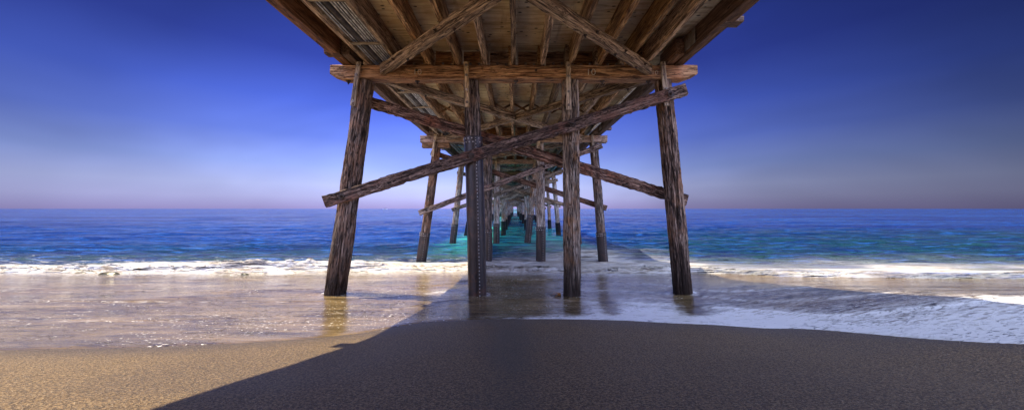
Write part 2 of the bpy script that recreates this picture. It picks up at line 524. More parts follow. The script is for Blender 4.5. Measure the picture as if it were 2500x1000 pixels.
# chalked bent numbers on the first cap
def number(x, z, size, slant=0):
    cu = bpy.data.curves.new('chalk_number', 'FONT'); cu.body = '10'; cu.size = size
    cu.extrude = .001; cu.offset = -.004; cu.align_x = 'CENTER'; cu.materials.append(W['chalk'])
    tmp = bpy.data.objects.new('chalk_tmp', cu); COL.objects.link(tmp); bpy.context.view_layer.update()
    me = bpy.data.meshes.new_from_object(tmp.evaluated_get(bpy.context.evaluated_depsgraph_get()))
    bpy.data.objects.remove(tmp)
    if not me.materials: me.materials.append(W['chalk'])
    o = bpy.data.objects.new('chalk_number', me); COL.objects.link(o); o.parent = CAPS[0]
    o.matrix_basis = world_of(CAPS[0]).inverted() @ (Matrix.Translation((x, B1 - .172, z)) @ Euler((R(90), 0, 0)).to_matrix().to_4x4() @ Matrix.Scale(1.15, 4, (1, 0, 0)))
number(-2.08, CAP_TOP - .22, .17); number(1.62, CAP_TOP - .23, .19); number(2.98, CAP_TOP - .22, .13)

# ---- joists, blocking, deck
JX = [-3.06, -2.42, -1.78, -1.16, -.58, .04, .65, 1.26, 1.88, 2.42, 2.86]
far_pool = []      # meshes merged into one part for the many far ones
def merge_parts(name, items, mat):
    bm = bmesh.new()
    for me, M in items:
        n0 = len(bm.verts); bm.from_mesh(me); bm.verts.ensure_lookup_table()
        bmesh.ops.transform(bm, matrix=M, verts=bm.verts[n0:])
    me = bpy.data.meshes.new(name); bm.to_mesh(me); bm.free()
    o = obj(name, me, mat, PIER); o['kind'] = 'stuff'; return o

spans = []
ally = sorted(BACK + YN)
for a, b in zip(ally[:-1], ally[1:]): spans.append((a, b))
near_spans = sorted(spans, key=lambda s: abs((s[0] + s[1]) / 2 - 11))
jcount = 0
far_j = []; far_b = []
_jm = {}
def JM(L, k):
    key = (round(L, 2), k)
    if key not in _jm: _jm[key] = timber_mesh(L, .105, JOIST_H - .006, jit=.004, seg=.4, seed=50 + k)
    return _jm[key]
for si, (a, b) in enumerate(spans):
    n = round((a - B1) / STEP)
    off = -.125 if n % 2 == 0 else 0.
    if a < B1 - 8: off = -.06 if n % 2 else 0
    for k, x in enumerate(JX):
        c = Vector((x + off + rnd.uniform(-.012, .012), (a + b) / 2, CAP_TOP + JOIST_H / 2 - .001))
        q = Euler((0, 0, R(90))).to_quaternion()
        me = JM(b - a + .34, rnd.randrange(5))
        if -2 <= n <= 6 and jcount < 99:
            o = obj('joist', me, W['joist'], PIER, c, q); jcount += 1
        else: far_j.append((me, Matrix.LocRotScale(c, q, None)))
merge_parts('far_joists', far_j, W['joist'])
# rim boards between the joists over each cap
bcount = 0; bm_ = timber_mesh(.5, .06, JOIST_H - .02, seed=3)
for bi, Y in enumerate(ally):
    n = round((Y - B1) / STEP)
    for k in range(len(JX) - 1):
        x0, x1 = JX[k] + .056, JX[k + 1] - .056
        if k == 0: continue
        c = Vector(((x0 + x1) / 2 - .02, Y + .10, CAP_TOP + JOIST_H / 2 - .004)); wdt = x1 - x0
        if 0 <= n <= 8:
            o = obj('blocking_board', timber_mesh(wdt, .055, JOIST_H - .02, seed=n * 20 + k, seg=.2), W['cap'], PIER, c)
            if n < 2:
                for dx in (-.09, .10):
                    bolt(o, (c.x + dx, c.y - .03, CAP_TOP + .10 + rnd.uniform(-.01, .02)), (0, -1, 0), BOLTS, .7)
            bcount += 1
        else:
            me = bm_; far_b.append((me, Matrix.LocRotScale(c, None, Vector((wdt / .5, 1, 1)))))
merge_parts('far_blocking_boards', far_b, W['cap'])

# deck of sheets laid side by side, 6 mm joints, under a solid wearing layer
def deck():
    bm = bmesh.new()
    y = 6.52 - 1.2 * 18
    rr = random.Random(5)
    def box(x0, x1, y0, y1, z0, z1):
        vs = [bm.verts.new(p) for p in ((x0, y0, z0), (x1, y0, z0), (x1, y1, z0), (x0, y1, z0), (x0, y0, z1), (x1, y0, z1), (x1, y1, z1), (x0, y1, z1))]
        for f in ((3, 2, 1, 0), (4, 5, 6, 7), (0, 1, 5, 4), (1, 2, 6, 5), (2, 3, 7, 6), (3, 0, 4, 7)): bm.faces.new([vs[i] for i in f])
    while y < Y_END:
        if y > Y_START:
            xs = [-3.5, -1.16 + (1.22 if int(y) % 2 else 0), 1.9, 3.44]
            for x0, x1 in zip(xs[:-1], xs[1:]):
                dz = rr.uniform(0, .006)
                box(x0 + .004, x1 - .004, y + .006, y + 1.2 - .006, DECK_Z + dz, DECK_Z + .03)
        y += 1.2
    box(-3.78, 3.68, Y_START, Y_END, DECK_Z + .033, DECK_Z + .10)
    me = bpy.data.meshes.new('deck'); bm.to_mesh(me); bm.free()
    return obj('deck', me, W['deck'], PIER)
deck()

# ---- edge beams (in lengths spliced at each bent) and outrigger blocks
eb = timber_mesh(STEP - .006, .20, .40, seed=91, seg=.5); eb2 = timber_mesh(B1 - BACK[0] - .006, .20, .40, seed=92, seg=.5)
for (a, b) in spans:
    for x in (-3.61, 3.53):
        obj('edge_beam', eb if b - a < 7.2 else eb2, W['fascia'], PIER, (x, (a + b) / 2, CAP_TOP + .205), Euler((0, 0, R(90))).to_quaternion())
blk = timber_mesh(.30, .22, .11, seed=95); blk.materials.append(W['fascia'])
for (a, b) in spans[:9]:
    n = round((a - B1) / STEP)
    for s_, x, ys_ in ((-1, -3.61, (.60, .93) if n < 0 else (.5,)), (1, 3.53, (.79,) if n < 0 else (.51, .85))):
        for f in ys_:
            pro = .03 if (s_ < 0 and f == .93) else .09
            obj('rail_post_block', blk, None, PIER, (x + s_ * pro, a + (b - a) * f, CAP_TOP + .06), None)
cb = timber_mesh(.75, .18, .34, seed=96); cb.materials.append(W['fascia'])
for (a, b) in spans[:8]:
    for x in (-3.40, 3.32):
        obj('corbel', cb, None, PIER, (x, b - .22, CAP_TOP + .18), Euler((0, 0, R(90))).to_quaternion())

# ---- horizontal X bracing just below the joists
def hx(Ya, Yb, n):
    Ym = (Ya + Yb) / 2
    zt = CAP_TOP - .115
    if n == -1:
        A = [(-2.82, 7.34), (2.35, 2.1)]; Bq = [(2.86, 7.34), (-2.4, 2.1)]
    else:
        A = [(-3.15, Ya + .17), (2.85, Yb - .17)]; Bq = [(3.15, Ya + .17), (-2.85, Yb - .17)]
    s = rnd.uniform(-.05, .05)
    o1 = timber('horizontal_brace', (A[0][0], A[0][1], zt), (A[1][0], A[1][1], zt), .15, .215, W['brace'], PIER, seg=.2, jit=.006, bev=.012)
    # the other diagonal is in two pieces that butt against the first
    cx, cy = 0, 0
    p0 = Vector((Bq[0][0], Bq[0][1], zt - .003)); p1 = Vector((Bq[1][0], Bq[1][1], zt - .003))
    # crossing point
    a0 = Vector((A[0][0], A[0][1])); a1 = Vector((A[1][0], A[1][1])); b0 = p0.xy; b1 = p1.xy
    d = (a1 - a0); e = (b1 - b0); t = ((a0 - b0).x * d.y - (a0 - b0).y * d.x) / (e.x * d.y - e.y * d.x)
    L = (p1 - p0).length; g = .085 / L / .9
    q0 = p0.lerp(p1, t - g); q1 = p0.lerp(p1, t + g)
    o2 = timber('horizontal_brace', p0, q0, .15, .215, W['brace'], PIER, seg=.2, jit=.006)
    o3 = timber('horizontal_brace', q1, p1, .15, .215, W['brace'], PIER, seg=.2, jit=.006)
    if n < 2:
        for o, P, Q in ((o1, (A[0][0], A[0][1], zt), (A[1][0], A[1][1], zt)), (o2, p0, q0)):
            P = Vector(P); Q = Vector(Q)
            for f in (.09, .3, .55):
                c = P.lerp(Q, f); dd = (Q - P).normalized(); nn = Vector((dd.y, -dd.x, 0)); nn = nn if nn.y < 0 else -nn
                bolt(o, c + nn * .078, nn, BOLT, .6)
                bolt(o, P.lerp(Q, f + .06) - Vector((0, 0, .112)), (0, 0, -1), BOLT, .6)
for n in range(-1, 14): hx(B1 + STEP * n, B1 + STEP * (n + 1), n)

# ---- crossed bridging between the joists at mid span
brm = None; far_br = []
for n in range(-1, 12):
    Ym = B1 + STEP * (n + .53); off = -.125 if n % 2 == 0 else 0
    if n == -1: off = 0
    for k in range(1, len(JX) - 1):
        x0 = JX[k] + off + .058; x1 = JX[k + 1] + off - .058
        for s in (0, 1):
            za, zb = (CAP_TOP + .06, CAP_TOP + JOIST_H - .08) if s else (CAP_TOP + JOIST_H - .08, CAP_TOP + .06)
            y = Ym + (.035 if s else -.035)
            c, q, L = along((x0, y, za), (x1, y, zb))
            if 0 <= n <= 4:
                obj('bridging', timber_mesh(L, .05, .075, seed=n * 40 + k * 2 + s), W['joist'], PIER, c, q)
            else:
                if brm is None: brm = timber_mesh(.7, .05, .075, seed=8)
                far_br.append((brm, Matrix.LocRotScale(c, q, Vector((L / .7, 1, 1)))))
merge_parts('far_bridging', far_br, W['joist'])

# ---- sway braces on both faces of each bent
SW = {0: [(-4.0, .14, 3.60, 2.50), (-3.66, 2.52, 3.88, .18)],
      1: [(-3.98, -.18, 3.62, 2.62), (-3.60, 2.42, 3.95, .02)]}
for i, Y in enumerate(YN):
    v = SW.get(i) or [(-3.95 + rnd.uniform(-.1, .1), .1 + rnd.uniform(-.25, .25), 3.65 + rnd.uniform(-.15, .1), 2.45 + rnd.uniform(-.15, .15)),
                      (-3.65 + rnd.uniform(-.1, .1), 2.45 + rnd.uniform(-.15, .15), 3.9 + rnd.uniform(-.15, .1), .15 + rnd.uniform(-.25, .2))]
    for s, (x0, z0, x1, z1) in zip((-1, 1), v):
        y = Y + s * (.268 if i == 0 else .255)
        hh = .27 if i == 0 else .24
        o = timber('sway_brace', (x0, y, CAM_Z + z0), (x1, y, CAM_Z + z1), .10, hh, W['bracedark'] if i < 2 else W['brace'], PIER,
                   jit=.008 if i < 3 else .004, seg=.08 if i == 0 else .3, bev=.025)
        if i < 3:
            for k in range(4):
                xb, xt = base_x[k], top_x[k]
                # where brace height meets the pile axis
                t = 0
                for it in range(6):
                    xx = xb + (xt - xb) * t; zz = z0 + (z1 - z0) * (xx - x0) / (x1 - x0) + CAM_Z
                    t = (zz - .2) / (CAP_TOP - .5)
                if s < 0:
                    bolt(o, (xx, y - .052, zz), (0, -1, 0), BOLT, 1.25 if i == 0 else 1)

# ---- conduit bundle on the left, between its two carrier joists, with hangers
def tube_mesh(L, r, n=10):
    vs = []; fs = []
    for x in (-L/2, L/2):
        for k in range(n): vs.append((x, r * math.cos(2*math.pi*k/n), r * math.sin(2*math.pi*k/n)))
    for k in range(n): fs.append((k, (k+1) % n, n + (k+1) % n, n + k))
    fs.append(tuple(range(n-1, -1, -1))); fs.append(tuple(n + k for k in range(n)))
    return mesh_of('pipe', vs, fs, True)
PL = 100
for x, r, m in ((-3.02, .019, 'conduit'), (-2.965, .016, 'conduit'), (-2.87, .052, 'pipedark'), (-2.785, .019, 'conduit'), (-2.735, .016, 'conduit'), (-2.68, .019, 'conduit'), (-2.625, .014, 'conduit'), (-2.575, .017, 'conduit')):
    obj('conduit_pipe', tube_mesh(PL, r * .8), W[m], PIER, (x - .03, PL / 2 - 12, CAP_TOP + .09), Euler((0, 0, R(90))).to_quaternion())
timber('pipe_shade_backing', (-2.80, -12, CAP_TOP + .20), (-2.80, 88, CAP_TOP + .20), .50, .03, W['iron'], PIER, seg=2, bev=.003)  # dark board added above the pipes for the shade between them
yh = 5.1 - 1.36 * 6
hg = timber_mesh(.66, .09, .045, seed=70); hg.materials.append(W['strap'])
while yh < 50:
    if min(abs(yh - Y) for Y in ally) > .25:
        obj('pipe_hanger', hg, None, PIER, (-2.80, yh, CAP_TOP + .025))
    yh += 1.36
# one pale water pipe on the right
obj('water_pipe', tube_mesh(PL, .055, 16), W['conduit'], PIER, (3.21, PL / 2 + 8.0, CAP_TOP + .20), Euler((0, 0, R(90))).to_quaternion())
ph = tube_mesh(.5, .02, 8)
for n in range(5):
    for f in (.25, .6, .9):
        obj('pipe_clamp', ph, W['iron'], PIER, (3.18, B1 + STEP * (n + f), CAP_TOP + .265))
# steel gusset plates by the right edge beam
pl = timber_mesh(.5, .02, .30, seed=71); pl.materials.append(W['steel'])
for n in range(3):
    o = obj('gusset_plate', pl, None, PIER, (3.41, B1 + STEP * n - .75, CAP_TOP + .22), Euler((0, 0, R(90))).to_quaternion())

# end of the pier: lower landing seen small at the vanishing point
for x0, x1 in ((-2.6, 2.6),):
    timber('landing_beam', (x0, YN[-1], CAM_Z - .9), (x1, YN[-1], CAM_Z - .9), .3, .35, W['brace'], PIER)

# ------------------------------------------------------------------ beach
def grid_mesh(name, xs, ys, zf, attrs=None, smooth=True):
    X, Y = np.meshgrid(xs, ys)
    Z = zf(X, Y)
    nx, ny = len(xs), len(ys)
    me = bpy.data.meshes.new(name)
    co = np.stack([X, Y, Z], -1).reshape(-1).astype(np.float32)
    me.vertices.add(nx * ny); me.vertices.foreach_set('co', co)
    i = np.arange((ny - 1) * (nx - 1)); r = i // (nx - 1); c = i % (nx - 1)
    a = r * nx + c
    q = np.stack([a, a + 1, a + nx + 1, a + nx], -1).reshape(-1).astype(np.int32)
    nf = len(a)
    me.loops.add(nf * 4); me.loops.foreach_set('vertex_index', q)
    me.polygons.add(nf); me.polygons.foreach_set('loop_start', np.arange(nf, dtype=np.int32) * 4)
    me.polygons.foreach_set('loop_total', np.full(nf, 4, dtype=np.int32))
    me.update(calc_edges=True)
    me.polygons.foreach_set('use_smooth', [smooth] * nf)
    for k, f in (attrs or {}).items():
        at = me.attributes.new(k, 'FLOAT', 'POINT'); at.data.foreach_set('value', f(X, Y).reshape(-1).astype(np.float32))
    me.validate(); return me
def spaced(lo, hi, step, far_lo, far_hi, g=1.12):
    v = list(np.arange(lo, hi + step / 2, step))
    s = step
    x = v[-1]
    while x < far_hi: s *= g; x = min(far_hi, x + s); v.append(x)
    s = step; x = v[0]
    while x > far_lo: s *= g; x = max(far_lo, x - s); v.insert(0, x)
    return np.array(v)

def sand_mat():
    t = NT('beach_sand')
    tc = t.node('ShaderNodeTexCoord'); v = tc.outputs['Object']
    at = t.node('ShaderNodeAttribute', attribute_name='damp_dark'); d = at.outputs['Fac']
    n = t.noise(v, 1.1, 5, .6); f = t.noise(v, 62, 3, .8); sp = t.noise(v, 160, 2, .6)
    c = t.ramp(f, [(.40, (.050, .033, .018)), (.5, (.210, .132, .066)), (.66, (.58, .40, .21))])
    c = t.mix(t.math('MULTIPLY', n, .35), c, (.17, .12, .075))
    c = t.mix(t.ramp(sp, [(.62, 0.0), (.70, .8)]), c, (.08, .06, .05))
    c = t.mix(t.ramp(t.noise(v, 210, 1, .5), [(.68, 0.0), (.73, 1.0)]), c, (.85, .8, .7))
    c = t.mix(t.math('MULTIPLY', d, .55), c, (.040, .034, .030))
    sx = t.node('ShaderNodeSeparateXYZ'); t.link(v, sx.inputs[0])
    dry = t.ramp(t.math('MULTIPLY', t.math('SUBTRACT', -1.5, sx.outputs[1]), .15), [(.0, 0.0), (1.0, 1.0)])
    c = t.mix(dry, c, (.58, .45, .30))
    t.link(c, t.b.inputs['Base Color'])
    t.link(t.math('SUBTRACT', .62, t.math('MULTIPLY', d, .22)), t.b.inputs['Roughness'])
    t.b.inputs['Specular IOR Level'].default_value = .55
    b = t.bump(t.noise(t.mapped(v, (1, 1, 1)), 52, 3, .75), 1.0, .045)
    b = t.bump(t.noise(v, 5, 3), .5, .03, b)
    t.link(b, t.b.inputs['Normal'])
    return t.m
xs = spaced(-9, 9, .06, -900, 900, 1.13); ys = spaced(1.0, 12.5, .05, -400, 60, 1.12)
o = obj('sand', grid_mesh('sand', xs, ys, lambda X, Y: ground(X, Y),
        {'damp_dark': lambda X, Y: np.clip(sstep(-.8, .25, Y - edgeY(X)) * .8 + .95 * np.exp(-((X + .06 + .12 * fbm(X * 0, Y * .9, 31, 2)) / (.13 + .03 * Y)) ** 2) * (.6 + .8 * vnoise(X * 2, Y * 1.3, 33)) + .7 * sstep(.5, .8, vnoise(X * .5, Y * .8, 35)) * .5, 0, 1)}), sand_mat())  # damp by the swash edge, plus a darker band along the pier axis and patches
tag(o, kind='structure')

# ---- swash film lying on the sand
def film_z(X, Y):
    d = Y - edgeY(X)
    t = .012 * sstep(0, .12, d) + .01 * sstep(.2, 3, d)
    w = .010 * fbm(X * 1.1 + .3 * Y, Y * 3.2, 61, 3) * sstep(.3, 1.5, d)
    w = w + .05 * fbm(X * .35, (Y - .12 * X) * 1.1, 66, 2) * sstep(.8, 3, d)
    # thin overlapping run-up tongues
    for k, off in enumerate((1.7, 3.1, 4.4)):
        e = d - off - .5 * fbm(X * .35, X * 0, 70 + k, 3)
        w = w + .012 * sstep(-.05, .10, e)
    low = -.10 * sstep(.02, -.25, d)
    col = 0
    for px, py in ((-3.93, 7.5), (-.82, 7.5), (1.24, 7.5), (3.66, 7.5)):
        rr = np.sqrt((X - px) ** 2 + (Y - py) ** 2)
        col = col + .010 * np.exp(-((rr - .26) / .06) ** 2) + .008 * np.sin(rr * 34) * np.exp(-rr / .35) * (rr < 1.6)
    return ground(X, Y) + t + w + low + col
def film_foam_sheen(X, Y):
    d = Y - edgeY(X)
    right = sstep(-1.5, 2.2, X)  # whiter foam on the right also stands in for the sky's reflection
    f = right * (.13 + .34 * sstep(2.6, 1.0, d) + .34 * sstep(1.2, .1, d)) * sstep(10.0, 7.6, Y + .55 * np.maximum(X - 5, 0)) + .05 + .10 * right
    f = f + .35 * np.exp(-(d / .09) ** 2) * right
    for k, off in enumerate((1.7, 3.1, 4.4)):
        e = d - off - .5 * fbm(X * .35, X * 0, 70 + k, 3)
        f = f + .16 * np.exp(-(e / .10) ** 2)
    for px, py in ((-3.93, 7.5), (-.82, 7.5), (1.24, 7.5), (3.66, 7.5)):
        rr = np.sqrt((X - px) ** 2 + (Y - py) ** 2)
        f = f + .55 * np.exp(-((rr - .26) / .07) ** 2) * sstep(.35, .8, vnoise(X * 5, Y * 5, 77))
    f = f + .45 * np.exp(-(((X + 1.35) / .5) ** 2 + ((Y - 7.75) / .5) ** 2)) + .3 * sstep(-1.3, -.1, Y - frontY(X)) * sstep(6, 4, X)
    f = f * (1 - .9 * sstep(5.4, 6.6, X + .15 * fbm(X, Y, 88, 2) + .12 * (Y - 7)))
    # foam thinned in slanted strips to draw the piles' reflections into the wash
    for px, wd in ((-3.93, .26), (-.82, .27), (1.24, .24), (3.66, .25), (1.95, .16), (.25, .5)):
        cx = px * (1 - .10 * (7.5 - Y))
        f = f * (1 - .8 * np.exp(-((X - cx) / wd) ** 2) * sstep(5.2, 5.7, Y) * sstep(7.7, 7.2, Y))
    return np.clip(f, 0, 1)
def film_mat():
    t = NT('swash_water')
    tc = t.node('ShaderNodeTexCoord'); v = tc.outputs['Object']
    at = t.node('ShaderNodeAttribute', attribute_name='foam'); fm = at.outputs['Fac']
    n1 = t.noise(t.mapped(v, (2.2, 7, 1)), 1, 5, .65, .8)
    n2 = t.noise(t.mapped(v, (7, 17, 1)), 1, 3, .65, .5)
    n0 = t.noise(t.mapped(v, (.5, 2.6, 1)), 1, 4, .65, .9)
    c = t.mix(t.ramp(t.math('ADD', t.math('MULTIPLY', n1, .4), t.math('MULTIPLY', n0, .6)), [(.38, 0.0), (.62, 1.0)]), (.060, .043, .022), (.25, .178, .092))
    m = t.math('ADD', t.math('MULTIPLY', n1, .5), t.math('MULTIPLY', n2, .8))
    lace = t.ramp(t.math('ADD', m, t.math('MULTIPLY', fm, .62)), [(.76, 0.0), (1.02, 1.0)])
    lf = t.math('MULTIPLY', lace, t.math('ADD', t.math('MULTIPLY', fm, 1.6), .02), True)
    fl = t.ramp(t.noise(t.mapped(v, (5, 13, 1)), 1, 3, .7, .3), [(.53, 0.0), (.62, 1.0)])
    lf = t.math('MULTIPLY', lf, t.math('SUBTRACT', 1.0, t.math('MULTIPLY', fl, t.ramp(fm, [(.35, 0.0), (.5, .85), (.75, .15)]))))
    c = t.mix(lf, c, (.84, .86, .94))
    spk = t.ramp(t.noise(t.mapped(v, (19, 27, 1)), 1, 2, .5), [(.66, 0.0), (.69, 1.0)])  # white specks painted in as sun glints on the wet film
    spm = t.ramp(t.noise(t.mapped(v, (.45, 1.3, 1)), 1, 3, .6), [(.48, 0.0), (.58, 1.0)])
    c = t.mix(t.math('MULTIPLY', spk, spm), c, (.95, .93, .90))
    t.link(c, t.b.inputs['Base Color'])
    t.link(t.math('ADD', t.math('MULTIPLY', lf, .25), .045), t.b.inputs['Roughness'])
    t.b.inputs['IOR'].default_value = 1.33; t.b.inputs['Specular IOR Level'].default_value = .42
    gl = t.ramp(t.noise(t.mapped(v, (16, 26, 1)), 1, 2, .6), [(.60, 0.0), (.78, 1.0)])
    gm = t.ramp(t.noise(t.mapped(v, (.5, 1.1, 1)), 1, 3, .6), [(.47, 0.0), (.60, 1.0)])
    b = t.bump(t.math('MULTIPLY', gl, gm), 1.0, .16)
    b = t.bump(t.noise(t.mapped(v, (7, 20, 1)), 1, 4, .65, .4), .6, .014, b)
    b = t.bump(t.noise(t.mapped(v, (1.4, 5, 1)), 1, 3, .5, .4), .3, .02, b)
    t.link(b, t.b.inputs['Normal'])
    return t.m
xs = spaced(-11, 11, .045, -400, 400, 1.15); ys = spaced(1.0, 12.8, .04, .9, 13.0, 1.1)
me = grid_mesh('swash', xs, ys, film_z, {'foam': film_foam_sheen})
# keep only the part seaward of the swash edge
bm = bmesh.new(); bm.from_mesh(me)
co = np.array([v.co[:] for v in bm.verts]); keep = (co[:, 1] - edgeY(co[:, 0])) > -.16
bm.verts.ensure_lookup_table()
bmesh.ops.delete(bm, geom=[v for v, k in zip(bm.verts, keep) if not k], context='VERTS')
bm.to_mesh(me); bm.free()
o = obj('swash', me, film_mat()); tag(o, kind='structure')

# ------------------------------------------------------------------ sea
def sea_parts(X, Y):
    t = Y - frontY(X)
    z = np.full_like(X, SEA)
    far = sstep(18, 60, Y)
    # long low swells parallel to the shore
    ph = Y + 1.6 * fbm(X * .06, Y * .05, 80, 3) * 2
    z = z + .07 * np.sin(ph * 1.05 + .4 * np.sin(X * .11)) * sstep(13, 20, Y) * (1 - .6 * far)
    z = z + .24 * fbm(X * .20, Y * .95, 81, 4) * sstep(12, 17, Y)
    z = z + .16 * fbm(X * .7, Y * 2.6, 82, 3) * (1 - sstep(40, 90, Y)) * sstep(12, 15, Y)
    # trough in front, rolling shoulder on the right
    z = z - .07 * np.exp(-((Y - 14.6) / 1.0) ** 2)
    z = z + .26 * np.exp(-((Y - 16.6 - .10 * (X - 4)) / .7) ** 2) * sstep(1.0, 3.2, X) * sstep(10, 6, X)
    # shore break
    A = .24 + .18 * sstep(.35, .75, vnoise(X * .33, X * 0, 90)) * sstep(6.5, 3.5, X)
    A = A * (1 - .35 * sstep(-1.5, 1, X) * sstep(6, 4, X))
    prof = sstep(-.05, .42, t) * np.exp(-np.maximum(t - .42, 0) / 2.0)
    lump = fbm(X * 1.9, Y * 3.0, 91, 4) * .34 + fbm(X * 7, Y * 8, 92, 3) * .12
    lump = lump * (1 - .7 * sstep(4, 8, X))
    hb = prof * (A + lump * sstep(-.05, .3, t) * np.exp(-np.maximum(t - .4, 0) / 1.4))
    g = ground(X, Y, False)
    zz = np.maximum(z, g - .5) * sstep(-.15, 1.2, t) + (g + .005) * (1 - sstep(-.15, 1.2, t))
    zz = zz + hb
    zz = zz - .35 * sstep(.0, -.35, t)
    return zz, t
def sea_z(X, Y): return sea_parts(X, Y)[0]
def sea_foam(X, Y):
    t = Y - frontY(X)
    r = sstep(4, 8, X)
    wdt = 1.7 + 2.3 * vnoise(X * .3, X * 0 + 3, 93) + 2.5 * r
    f = sstep(-.1, .1, t) * (1 - sstep(.35 * wdt, wdt, t)) * .95
    f = f + .42 * sstep(0, .4, t) * (1 - sstep(2.5, 8.5, t + 2 * fbm(X * .2, Y * .3, 95, 3)))
    # broken water between the piles, on the right of the pier
    f = f + .45 * np.exp(-((X - 2.8) / 2.4) ** 2) * sstep(30, 15, Y) * (.35 + 1.1 * vnoise(X * .5, Y * .7, 98)) * sstep(11, 13, Y)
    f = f + .5 * np.exp(-((Y - 17.2 - .10 * (X - 4)) / .25) ** 2) * sstep(1.0, 3.2, X) * sstep(8, 6, X)
    f = f + .45 * np.exp(-((X + .35) / .9) ** 2) * sstep(22, 14, Y) * (.5 + vnoise(X * .8, Y * .6, 97)) * sstep(11, 13, Y)
    f = f * (1 - .42 * r) * (1 - .5 * r * sstep(.35, .75, vnoise(X * .35, Y * 1.6, 99)))
    return np.clip(f, 0, 1)
def sea_mat():
    t = NT('sea_water')
    tc = t.node('ShaderNodeTexCoord'); v = tc.outputs['Object']
    sx = t.node('ShaderNodeSeparateXYZ'); t.link(v, sx.inputs[0])
    at = t.node('ShaderNodeAttribute', attribute_name='foam'); fm = at.outputs['Fac']
    # depth colour: sandy shallows, green, then deep blue
    wob = t.math('MULTIPLY', t.noise(v, .10, 3), 10.0)
    y = t.math('ADD', sx.outputs[1], t.math('SUBTRACT', wob, 5.0))
    rs = t.node('ShaderNodeMapRange', interpolation_type='SMOOTHSTEP'); t.link(sx.outputs[0], rs.inputs[0])
    rs.inputs[1].default_value = 2; rs.inputs[2].default_value = 14; rs.inputs[3].default_value = 1.0; rs.inputs[4].default_value = .55
    y = t.math('MAXIMUM', t.math('MULTIPLY', y, rs.outputs[0]), 15.2)
    dy = t.math('DIVIDE', t.math('LOGARITHM', t.math('MAXIMUM', y, 8.0), 10.0), 3.0)
    c = t.ramp(dy, [(.28, (.26, .20, .12)), (.36, (.10, .12, .09)), (.39, (.008, .050, .050)), (.42, (.004, .034, .075)), (.465, (.006, .050, .25)), (.75, (.006, .075, .36)), (1.0, (.006, .075, .36))])
    # brighter green water colour in a band along the line of the pier
    ax = t.math('ABSOLUTE', sx.outputs[0])
    band = t.ramp(t.math('DIVIDE', ax, 12.0), [(.22, 1.0), (.42, 0.0)])
    bandy = t.ramp(t.math('DIVIDE', sx.outputs[1], 200.0), [(.075, 0.0), (.13, 1.0)])
    c = t.mix(t.math('MULTIPLY', t.math('MULTIPLY', band, bandy), .95), c, (.09, .80, .56))
    st = t.noise(t.mapped(v, (.35, 2.2, 1)), 1, 5, .65, .6)
    c = t.mix(t.ramp(st, [(.40, 0.0), (.60, .85)]), c, (.004, .016, .10))
    c = t.mix(t.ramp(t.noise(t.mapped(v, (.5, 3.1, 1)), 1, 4, .6, .5), [(.54, 0.0), (.66, .5)]), c, (.03, .16, .62))
    fs_ = t.ramp(t.noise(t.mapped(v, (.011, .065, 1)), 1, 9, .80, .6), [(.455, 0.0), (.53, 1.0)])
    fk = t.ramp(t.math('DIVIDE', sx.outputs[1], 100.0), [(.2, 0.0), (.5, .95)])
    c = t.mix(t.math('MULTIPLY', fs_, fk), c, (.003, .014, .13))
    n1 = t.noise(t.mapped(v, (1.1, 3.6, 1)), 1, 6, .7, 1.0)
    n2 = t.noise(t.mapped(v, (5, 9, 2)), 1, 4, .65, .6)
    m = t.math('ADD', t.math('MULTIPLY', n1, .7), t.math('MULTIPLY', n2, .35))
    lf = t.ramp(t.math('ADD', m, t.math('MULTIPLY', fm, .50)), [(.74, 0.0), (.90, 1.0)])
    lf = t.math('MULTIPLY', lf, t.math('MULTIPLY', fm, 3.0, True))
    soft = t.math('MULTIPLY', t.math('MULTIPLY', fm, 1.25, True), t.math('ADD', t.math('MULTIPLY', n1, .9), .45), True)
    mr = t.node('ShaderNodeMapRange', interpolation_type='SMOOTHSTEP'); t.link(sx.outputs[0], mr.inputs[0])
    mr.inputs[1].default_value = -1.5; mr.inputs[2].default_value = 2.0
    mr.inputs[3].default_value = .15; mr.inputs[4].default_value = .85
    mm = t.node('ShaderNodeMix', data_type='FLOAT'); t.link(mr.outputs[0], mm.inputs[0]); t.link(lf, mm.inputs[2]); t.link(soft, mm.inputs[3]); lf = mm.outputs[0]
    fc = t.ramp(t.noise(t.mapped(v, (.7, 3.2, 3)), 1, 6, .72, 1.0), [(.34, (.30, .24, .19)), (.46, (.50, .46, .43)), (.60, (.68, .67, .68))])
    c = t.mix(lf, c, fc)
    t.link(c, t.b.inputs['Base Color'])
    t.link(t.math('ADD', t.math('MULTIPLY', lf, .55), .12), t.b.inputs['Roughness'])
    t.b.inputs['IOR'].default_value = 1.333; t.b.inputs['Specular IOR Level'].default_value = .10
    w1 = t.noise(t.mapped(v, (.55, 2.0, 1)), 1, 5, .6, .4)
    w2 = t.noise(t.mapped(v, (.06, .22, 1)), 1, 5, .65, .3)
    w3 = t.noise(t.mapped(v, (5, 10, 2)), 1, 4, .7, .2)
    b = t.bump(w2, 1.0, 2.4)
    b = t.bump(w1, 1.0, .34, b)
    b = t.bump(w3, .55, .035, b)
    t.link(b, t.b.inputs['Normal'])
    return t.m
xs = spaced(-17, 17, .05, -9000, 9000, 1.10); ys = np.concatenate([np.arange(6.6, 15.5, .045), spaced(15.55, 19, .07, 15.55, 9000, 1.028)])
o = obj('sea', grid_mesh('sea', xs, ys, sea_z, {'foam': sea_foam}), sea_mat()); tag(o, kind='structure')

